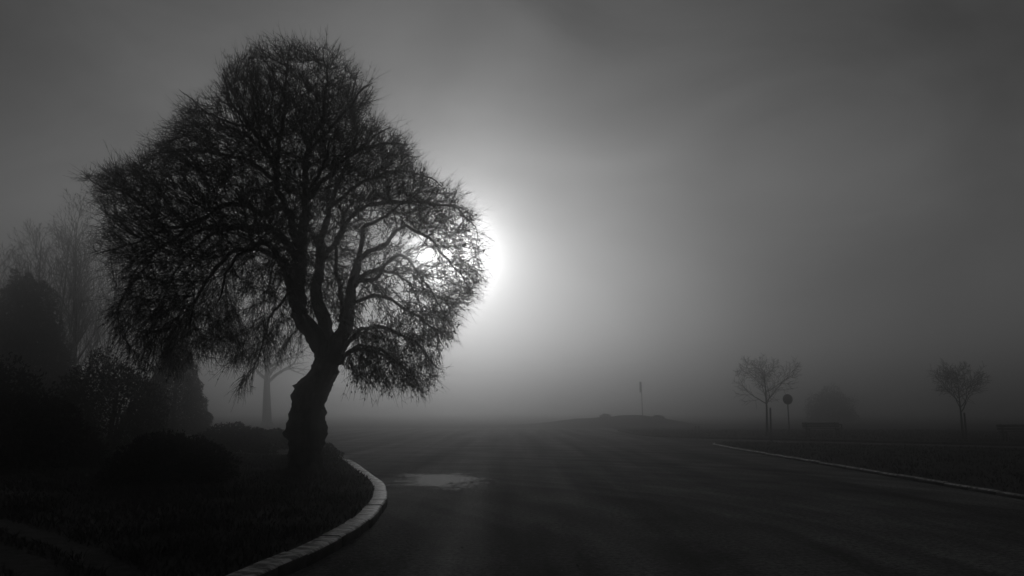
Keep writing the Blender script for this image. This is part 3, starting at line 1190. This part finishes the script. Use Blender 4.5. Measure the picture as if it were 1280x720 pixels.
# ------------------------------------------------------------------ evergreens and shrubs
def leafy(name, base, rx, ry, h, n, leaf, label, cat, seed, group=None, shape='dome', stems=7, lumps=0.3):
    """dome shrub or cone conifer: woody stems inside and leaf faces gathered in lumps through its outer volume"""
    root = empty(name, base, label, cat, group)
    rng = np.random.default_rng(seed)
    base = np.array(base)
    u = rng.uniform(0, 1, n)
    th = rng.uniform(0, 2 * math.pi, n)
    if shape == 'cone':
        z = 1 - np.sqrt(rng.uniform(0, 1, n))
        tier = 0.95 + 0.05 * np.cos(z * 2 * math.pi * 7)
        rr = (1 - z) ** 0.85 * tier * (0.35 + 0.65 * u ** 0.45)
        X, Y, Z = rr * np.cos(th), rr * np.sin(th), 0.04 + 0.96 * z
    else:
        el = np.arcsin(rng.uniform(0.0, 1, n))
        rr = 0.45 + 0.55 * u ** 0.5
        X, Y, Z = rr * np.cos(el) * np.cos(th), rr * np.cos(el) * np.sin(th), rr * np.sin(el)
    lum = np.array([noise.noise(Vector((a * 2.6 + seed, b * 2.6, c * 2.6))) + 0.5 * noise.noise(Vector((a * 7 + seed, b * 7, c * 7))) for a, b, c in zip(X, Y, Z)])
    sc = 1 + lumps * lum
    P = base + np.stack([X * rx * sc, Y * ry * sc, Z * h * (1 + lumps * 0.6 * lum)], 1)
    P[:, 2] = np.maximum(P[:, 2], base[2] + 0.03)
    out = np.stack([X, Y, Z * 0.8 if shape != 'cone' else np.full(n, -0.15)], 1)
    D = out + rng.normal(0, 0.55, (n, 3))
    Nn = rng.normal(size=(n, 3))
    ln = leaf * rng.uniform(0.7, 1.4, n)
    V, T = leaf_quads(P, D, Nn, ln, ln * (0.5 if shape != 'cone' else 0.28))
    b = MB()
    rg = random.Random(seed)
    if shape == 'cone':
        b.tube([tuple(base - (0, 0, 0.05)), tuple(base + (0.02, 0, h * 0.5)), tuple(base + (0, 0, h * 0.96))], [0.11 * h / 5, 0.07 * h / 5, 0.015], 8)
    else:
        for k in range(stems):
            a = rg.uniform(0, 6.283)
            e = rg.uniform(0.3, 0.75)
            p0 = Vector(base) + Vector((math.cos(a) * rx * 0.12, math.sin(a) * ry * 0.12, -0.04))
            p2 = Vector(base) + Vector((math.cos(a) * rx * e, math.sin(a) * ry * e, h * rg.uniform(0.5, 0.85)))
            p1 = p0.lerp(p2, 0.45) + Vector((0, 0, h * 0.12))
            s = h / 2
            b.tube([p0, p1, p2], [0.03 * s + .006, 0.02 * s + .005, 0.006], 6)
    link('trunk' if shape == 'cone' else 'stem', b.mesh("trunk" if shape == "cone" else "stem", True), M['bark'], root)
    link('crown', raw_mesh('crown', V, T), M['evergreen'], root)
    return root


def gx(px, y):
    return (px - 640) / F * y


leafy('conifer', (gx(26, 50), 50, 0.0), 4.6, 4.6, 11.0, 36000, 0.25, 'broad dark conifer standing before the foggy row of bare trees', 'tree', 4, shape='cone', lumps=0.28)
leafy('conifer', (gx(222, 43), 43, 0.05), 2.25, 2.25, 6.4, 26000, 0.15, 'slim cone-shaped conifer under the left side of the big crown', 'tree', 9, shape='cone', lumps=0.07)
leafy('shrub', (gx(140, 29), 29, ZK - 0.02), 2.2, 1.8, 3.45, 15000, 0.11, 'tall dark shrub left of the cone-shaped conifer', 'shrub', 12, stems=11)
leafy('shrub', (gx(222, 16.3), 16.3, ZK - 0.02), 1.3, 1.1, 0.98, 12000, 0.07, 'rounded low dark shrub on the grass left of the big trunk', 'shrub', 21, lumps=0.22)
leafy('shrub', (gx(20, 20.5), 20.5, ZK - 0.02), 2.4, 1.6, 1.8, 15000, 0.11, 'wide black shrub at the left picture edge', 'shrub', 25)
leafy('shrub', (gx(-40, 24), 24, ZK - 0.02), 3.0, 2.0, 3.2, 15000, 0.13, 'high dark shrub mass cut off at the left edge behind the wide black shrub', 'shrub', 27)
leafy('shrub', (gx(297, 29), 29, 0.0), 1.5, 1.2, 1.05, 7000, 0.10, 'low foggy shrub behind the rounded shrub and right of the slim conifer', 'shrub', 33)
leafy('shrub', (gx(342, 33), 33, 0.0), 1.35, 1.2, 0.8, 6000, 0.10, 'low foggy shrub just left of the big trunk', 'shrub', 34)
leafy('shrub', (gx(411, 22.6), 22.6, ZK - 0.02), 0.5, 0.45, 0.52, 3500, 0.05, 'small dark shrub behind the kerb end right of the big trunk', 'shrub', 41)
leafy('shrub', (gx(1033, 122), 122, 0.05), 3.6, 3.0, 4.7, 9000, 0.24, 'tall rounded shrub, a faint shape in the fog behind the full bench', 'shrub', 52, lumps=0.45)
p = (gx(820, 82), 82)
leafy('shrub', (p[0], p[1], mound_z(*p) - 0.03), 0.6, 0.6, 0.36, 1100, 0.12, 'faint shrub on the mound right of the narrow sign post', 'shrub', 61, lumps=0.8)
p = (gx(755, 82), 82)
leafy('shrub', (p[0], p[1], mound_z(*p) - 0.03), 0.5, 0.45, 0.36, 900, 0.12, 'faint shrub on the mound left of the narrow sign post', 'shrub', 62, lumps=0.8)


# ------------------------------------------------------------------ signs, benches, posts
def disc(b, c, n, rad, th, sides=40):
    """a thin round plate with a rolled edge, facing n"""
    n = Vector(n).normalized()
    b.tube([Vector(c) + n * t for t in (-th / 2, -th / 2 + 0.003, th / 2 - 0.003, th / 2)], [rad - 0.004, rad, rad, rad - 0.004], sides)


sb = at(986.5, 544, ZK)
s = empty('round_sign', (sb.x, sb.y, ZK - 0.02), 'round road sign plate on a thin post between the young tree and the bench', 'road sign')
H = 2.33
b = MB()
b.tube([(sb.x + 0.03, sb.y, ZK - 0.1), (sb.x, sb.y, ZK + H - 0.02), (sb.x, sb.y, ZK + H)], [0.034, 0.034, 0.02], 12)
link('post', b.mesh('post', True), M['steel'], s)
b = MB()
disc(b, (sb.x, sb.y - 0.055, ZK + H - 0.28), (0.12, -1, 0), 0.30, 0.016)
pl = link('sign_plate', b.mesh('sign_plate'), M['signback'], s)
for dz in (-0.13, 0.13):
    b = MB()
    b.box((sb.x, sb.y - 0.012, ZK + H - 0.28 + dz), (0.10, 0.085, 0.03), bev=0.004)
    link('bracket', b.mesh('bracket'), M['steel'], s)

my = 80
mx = gx(800.5, my)
mz = mound_z(mx, my)
s = empty('narrow_sign', (mx, my, mz - 0.02), 'tall thin post with a narrow edge-on sign plate standing on the mound', 'road sign')
b = MB()
b.tube([(mx + 0.06, my, mz - 0.2), (mx, my, mz + 3.2), (mx - 0.02, my, mz + 3.5)], [0.04, 0.038, 0.03], 10)
link('post', b.mesh('post', True), M['steel'], s)
b = MB()
b.box((mx - 0.09, my - 0.06, mz + 3.0), (0.75, 0.03, 1.05), rz=1.18, bev=0.01)
link('sign_plate', b.mesh('sign_plate'), M['signback'], s)


def bench(base, length, rz, label):
    r = empty('park_bench', base, label, 'bench', 'park benches')
    r.rotation_euler = (0, 0, rz)

    def put(name, b, m):
        return link(name, b.mesh(name), m, r, world=False)
    b = MB()
    for y in (-0.18, -0.04, 0.10):
        b.box((0, y, 0.45), (length, 0.115, 0.045))
    put('seat', b, M['wood'])
    b = MB()
    for z, y in ((0.56, 0.215), (0.70, 0.245)):
        b.box((0, y, z), (length, 0.04, 0.115), rx=-0.22)
    put('backrest', b, M['wood'])
    for sx in (-1, 1):
        x = sx * (length / 2 - 0.22)
        b = MB()
        b.box((x, -0.17, 0.212), (0.06, 0.06, 0.424))
        b.box((x, 0.15, 0.212), (0.06, 0.06, 0.424))
        b.box((x, -0.01, 0.395), (0.05, 0.26, 0.05))
        b.box((x, 0.262, 0.56), (0.05, 0.045, 0.46), rx=-0.22)
        put('leg', b, M['iron'])
        b = MB()
        xa = sx * (length / 2 - 0.07)
        b.box((xa, -0.01, 0.66), (0.055, 0.46, 0.04))
        b.box((xa, -0.20, 0.56), (0.045, 0.045, 0.16))
        put('armrest', b, M['iron'])
    return r


c1 = at(1029, 545.5, ZK)
bench((c1.x, c1.y, ZK - 0.01), 2.1, 0.06, 'slatted park bench in the fog between the round sign and the lone young tree')
c2 = at(1251, 551, ZK)
bench((c2.x + 1.05, c2.y - 0.1, ZK - 0.01), 2.15, -0.10, 'slatted park bench cut off by the right picture edge')

for px, label in ((866.3, 'left one of two tiny posts past the mound'), (870.2, 'right one of two tiny posts past the mound')):
    y = 57.5
    x = gx(px, y)
    b = MB()
    b.tube([(x, y, -0.1), (x, y, 0.42), (x, y, 0.46), (x, y, 0.49)], [0.06, 0.058, 0.066, 0.03], 12)
    o = link('bollard', b.mesh('bollard', True), M['steel'])
    tag(o, label, 'bollard', 'short posts by the mound')


# ------------------------------------------------------------------ fog
def haze():
    a, c = (-486, -306, -1.2), (486, 486, 16.0)
    V = [(x, y, z) for x in (a[0], c[0]) for y in (a[1], c[1]) for z in (a[2], c[2])]
    me = raw_mesh('haze', V, np.array([(0, 1, 3, 2), (4, 6, 7, 5), (0, 4, 5, 1), (2, 3, 7, 6), (0, 2, 6, 4), (1, 5, 7, 3)]))
    m = bpy.data.materials.new('haze_air')
    m.use_nodes = True
    t = m.node_tree
    t.nodes.clear()
    pv = t.nodes.new('ShaderNodeVolumePrincipled')
    pv.inputs['Color'].default_value = (0.92, 0.92, 0.92, 1)
    pv.inputs['Density'].default_value = 0.0145
    pv.inputs['Anisotropy'].default_value = 0.965
    o = t.nodes.new('ShaderNodeOutputMaterial')
    t.links.new(pv.outputs[0], o.inputs['Volume'])
    ob = link('haze', me, m)
    ob['kind'] = 'stuff'


haze()
